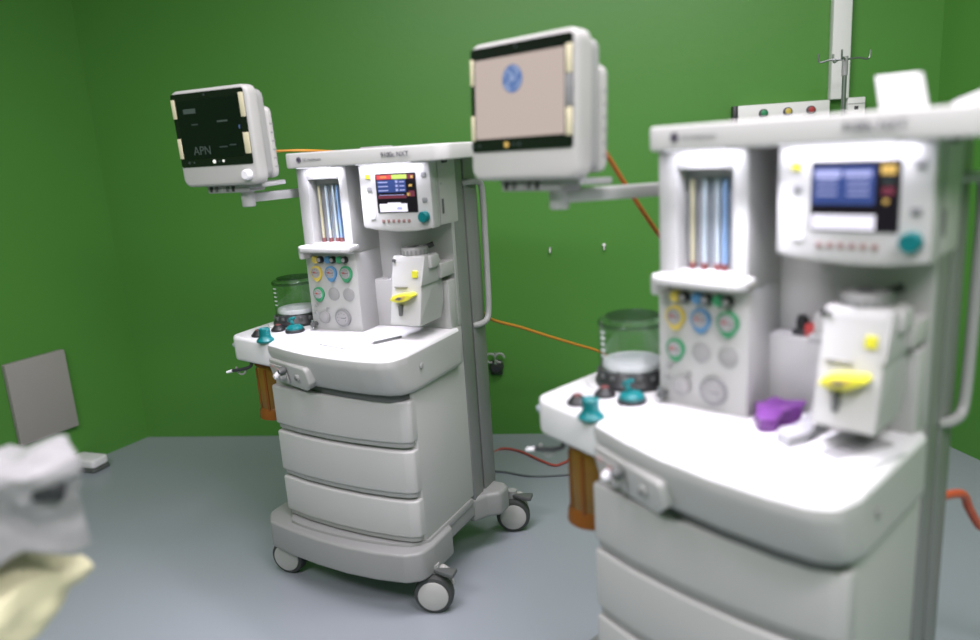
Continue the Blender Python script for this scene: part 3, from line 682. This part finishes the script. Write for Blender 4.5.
# ------------------------------------------------------------------ camera
f, pitch, roll, hcam = 754.7341, -.2270, -.0647, 1.3871
cp, sp = math.cos(pitch), math.sin(pitch); fw = Vector((0, cp, sp)); up = Vector((0, -sp, cp)); rt = Vector((1, 0, 0))
r2 = rt * math.cos(roll) + up * math.sin(roll); u2 = up * math.cos(roll) - rt * math.sin(roll)
cam = bpy.data.cameras.new('camera'); co = bpy.data.objects.new('camera', cam); COL.objects.link(co)
cam.sensor_width = 36; cam.sensor_fit = 'HORIZONTAL'; cam.lens = f * 36 / 980; cam.clip_start = .02
mw = Matrix((r2, u2, -fw)).transposed().to_4x4(); mw.translation = (0, 0, hcam); co.matrix_world = mw
cam.dof.use_dof = True; cam.dof.focus_distance = 2.62; cam.dof.aperture_fstop = (cam.lens / 1000) / .027
SC.camera = co

# ---- hoses (world points)
hose('orange_hose', [MA @ Vector((.10, .135, .86)), MA @ Vector((.20, .24, .83)), (0.011, 2.747, 0.752), (0.114, 2.837, 0.696), (0.214, 2.906, 0.64), (0.342, 2.993, 0.571), (0.454, 3.061, 0.511), (0.567, 3.112, 0.418), (0.677, 3.131, 0.281)], .006, 'orangeyel', 'orange hose running across the back wall behind both machines')
hose('red_cable', [MA @ Vector((.20, .168, .30)), (-.045, 2.97, .20), (-.032, 3.25, .012), (.02, 3.30, .006), (.099, 3.255, .006), (.19, 3.13, .006), (.243, 3.075, .006), (.29, 3.10, .006), (.36, 3.14, .006), (.6, 3.05, .006), (.9, 2.6, .006)], .0058, 'redcable', 'thin red cable on the floor behind the machines', 'cable')
hose('grey_cable', [MA @ Vector((.10, .29, .006)), (-.08, 3.03, .005), (.0, 3.05, .005), (.127, 2.985, .005), (.275, 2.973, .005), (.45, 2.99, .005), (.8, 2.9, .005)], .0045, 'greycable', 'thin grey cable on the floor beside the red cable', 'cable')
MonA = Matrix.Translation(mons[0].location) @ Matrix.Rotation(mons[0].rotation_euler.z, 4, 'Z'); MonB = Matrix.Translation(mons[1].location) @ Matrix.Rotation(mons[1].rotation_euler.z, 4, 'Z')
hose('orange_cable', [MonA @ Vector((.08, .101, -.05)), MonA @ Vector((.11, .17, -.05)), MonA @ Vector((.17, .25, -.055)), MA @ Vector((-.15, .20, 1.385)), MA @ Vector((-.05, .17, 1.37)), MA @ Vector((-.02, .132, 1.33))], .004, 'orangeyel', 'orange cable from the dark monitor to the machine header', 'cable')
hose('orange_cable', [(.195, 1.640, 1.43), (.240, 1.695, 1.405), (.284, 1.759, 1.36), (.361, 1.836, 1.249), (.45, 1.885, 1.123), (.53, 1.86, 1.02), (.60, 1.72, .96), (.598, 1.698, .95)], .0055, 'orange', 'orange cable hanging from the beige screened monitor', 'cable')
hose('red_hose', [(.905, 1.43, .62), (1.011, 1.516, 0.576), (1.049, 1.546, 0.525), (1.092, 1.573, 0.467), (1.16, 1.617, 0.392), (1.35, 1.72, .06), (1.5, 1.80, .014), (1.75, 2.0, .012), (2.0, 2.2, .012)], .0095, 'redhose', 'red hose hanging behind the foreground machine at the right picture edge')

# ------------------------------------------------------------------ left side
o_ = None
dl = (c0 - c3).normalized(); lang = math.atan2(dl.y, dl.x); nl = Vector((dl.y, -dl.x, 0))
q = MB(); q.prism(rrect(-.137, .137, .0, .378, .006), -.03, 0, 'panel', .003, 'y', seg=2); o = q.build('wall_board'); 
o.location = (-2.082 , 3.36, .196); o.rotation_euler = (0, 0, lang)
p = Vector((-2.093, 3.34, 0)); s = (p - c3).dot(dl); pp = c3 + dl * s; o.location = (pp.x, pp.y, .205)
tag(o, 'plain grey rectangular board on the left green wall', 'board')
fp = thing('foot_pedal', 'small white foot pedal on the floor by the left wall', 'foot pedal', (-1.965, 3.40, 0), -.35)
q = MB(); q.prism(rrect(-.085, .085, -.05, .05, .02), 0, .02, 'groove', .004); q.build('pedal_base', fp)
q = MB(); q.prism(rrect(-.082, .082, -.047, .047, .02), .022, .062, 'carton', .008, 'z', seg=3); q.build('pedal_top', fp)
# trolley just outside the frame with the wrapped bundle on it
uu = Vector((-.608, .794, 0)); ll = Vector((-.794, -.608, 0)); tz = .655
tc = Vector((-.81, 1.07, 0)) + ll * .34 + uu * .0
tro = thing('trolley', 'white instrument trolley at the left picture edge, under the plastic bag', 'trolley', tc, math.atan2(uu.y, uu.x))
q = MB(); q.prism(rrect(-.30, .30, -.26, .26, .02), tz - .025, tz, 'lightgrey', .004); q.build('tray_top', tro)
q = MB(); q.prism(rrect(-.29, .29, -.25, .25, .02), .20, .22, 'lightgrey', .004); q.build('lower_shelf', tro)
for sx in (-1, 1):
    for sy in (-1, 1):
        q = MB(); q.cyl((sx * .27, sy * .23, .07), (sx * .27, sy * .23, tz - .02), .012, 'steel', seg=14); q.build('leg', tro)
        q = MB(); q.lathe([(.030, -.01), (.034, 0), (.030, .01)], 'rubber', (sx * .27, sy * .23, .035), (0, 1, 0), 20); q.cyl((sx * .27, sy * .23, .04), (sx * .27, sy * .23, .08), .008, 'steel'); q.build('caster', tro)
def blob(name, mt, sx, sy, sz, amp, freq, seed, X, shape=None, sub=5, ang=80, box=.35):
    B_ = bmesh.new(); bmesh.ops.create_icosphere(B_, subdivisions=sub, radius=1)
    for v in B_.verts:
        p = v.co.copy(); k = max(abs(p.x), abs(p.y), abs(p.z)); p = p * (1 + box * (1 / max(k, .577) - 1))
        p = Vector((p.x * sx, p.y * sy, p.z * sz))
        if shape: p = shape(p)
        n = vnoise(p * freq + Vector((seed, seed * 2, 0))) * amp + vnoise(p * freq * 2.7 + Vector((seed, 5, seed))) * amp * .45
        v.co = X @ (p + n)
    q = MB(); q.bm(B_, mt); return q.build(name, ang=ang)
LX = Matrix((ll, uu, Vector((0, 0, 1)))).transposed().to_4x4()   # x = left, y = away, z up
def bagshape(p):
    t = max(0., min(1., (-p.x + .02) / .18)); t = t * t * (3 - 2 * t)
    if p.z > 0: p.z *= .9 + .55 * t * max(0, min(1, .5 - p.y * 6))
    p.z += .012 * math.sin(p.x * 38 + 1) * math.cos(p.y * 31)
    p.y *= 1 - .25 * t
    return p
bc = Vector((-.81, 1.07, .893)) + ll * .028
X = LX.copy(); X.translation = bc
o = blob('plastic_bag', 'bag', .168, .125, .062, .017, 15, 2.7, X, bagshape, 5, 35, .85); tag(o, 'crumpled milky plastic bag at the left picture edge', 'plastic bag')
PB = o
q = MB(); q.box(-.026, .022, -.010, .02, -.015, .014, 'dark', .008, 3)
X2 = Matrix.Translation((-.679, 1.058, .923)) @ Matrix.Rotation(.57, 4, 'Z') @ Matrix.Rotation(.3, 4, 'Y')
o = q.build('dark_connector', PB); o.matrix_world = X2
def latexshape(p):
    if p.x < -.03:
        t = min(1, (-p.x - .03) / .11); k = 1 - .50 * t * t * (3 - 2 * t); p.y *= k; p.z = p.z * k + .012 * t
        p.x -= .022 * t
    return p
X3 = LX.copy(); X3.translation = Vector((-.81, 1.05, tz + .078)) + ll * .035
o = blob('breathing_bag', 'latex', .165, .12, .066, .014, 14, 1.3, X3, latexshape); tag(o, 'cream latex breathing bag with its neck pointing right, under the plastic bag', 'breathing bag')

# ------------------------------------------------------------------ light
def area(name, loc, sx, sy, e, col=(1, 1, 1), rot=(0, 0, 0)):
    L = bpy.data.lights.new(name, 'AREA'); L.shape = 'RECTANGLE'; L.size = sx; L.size_y = sy; L.energy = e; L.color = col
    o = bpy.data.objects.new(name, L); COL.objects.link(o); o.location = loc; o.rotation_euler = rot; return o
area('ceiling_lamp', (-1.3, -.1, H - .02), 1.2, .6, 62, (1, .93, .995))
area('ceiling_lamp', (.9, -.1, H - .02), 1.2, .6, 62, (1, .93, .995))
area('ceiling_lamp', (-.4, 1.4, H - .02), 1.2, .6, 30, (1, .93, .995))
area('ceiling_lamp', (.6, 1.8, H - .02), 1.2, .6, 32, (1, .93, .995))
w = bpy.data.worlds.new('world'); SC.world = w; w.use_nodes = True
w.node_tree.nodes['Background'].inputs[0].default_value = (.8, .9, 1, 1); w.node_tree.nodes['Background'].inputs[1].default_value = .3
vs = SC.view_settings; vs.view_transform = 'Standard'; vs.look = 'None'; vs.exposure = 0; vs.gamma = 1; vs.use_curve_mapping = False
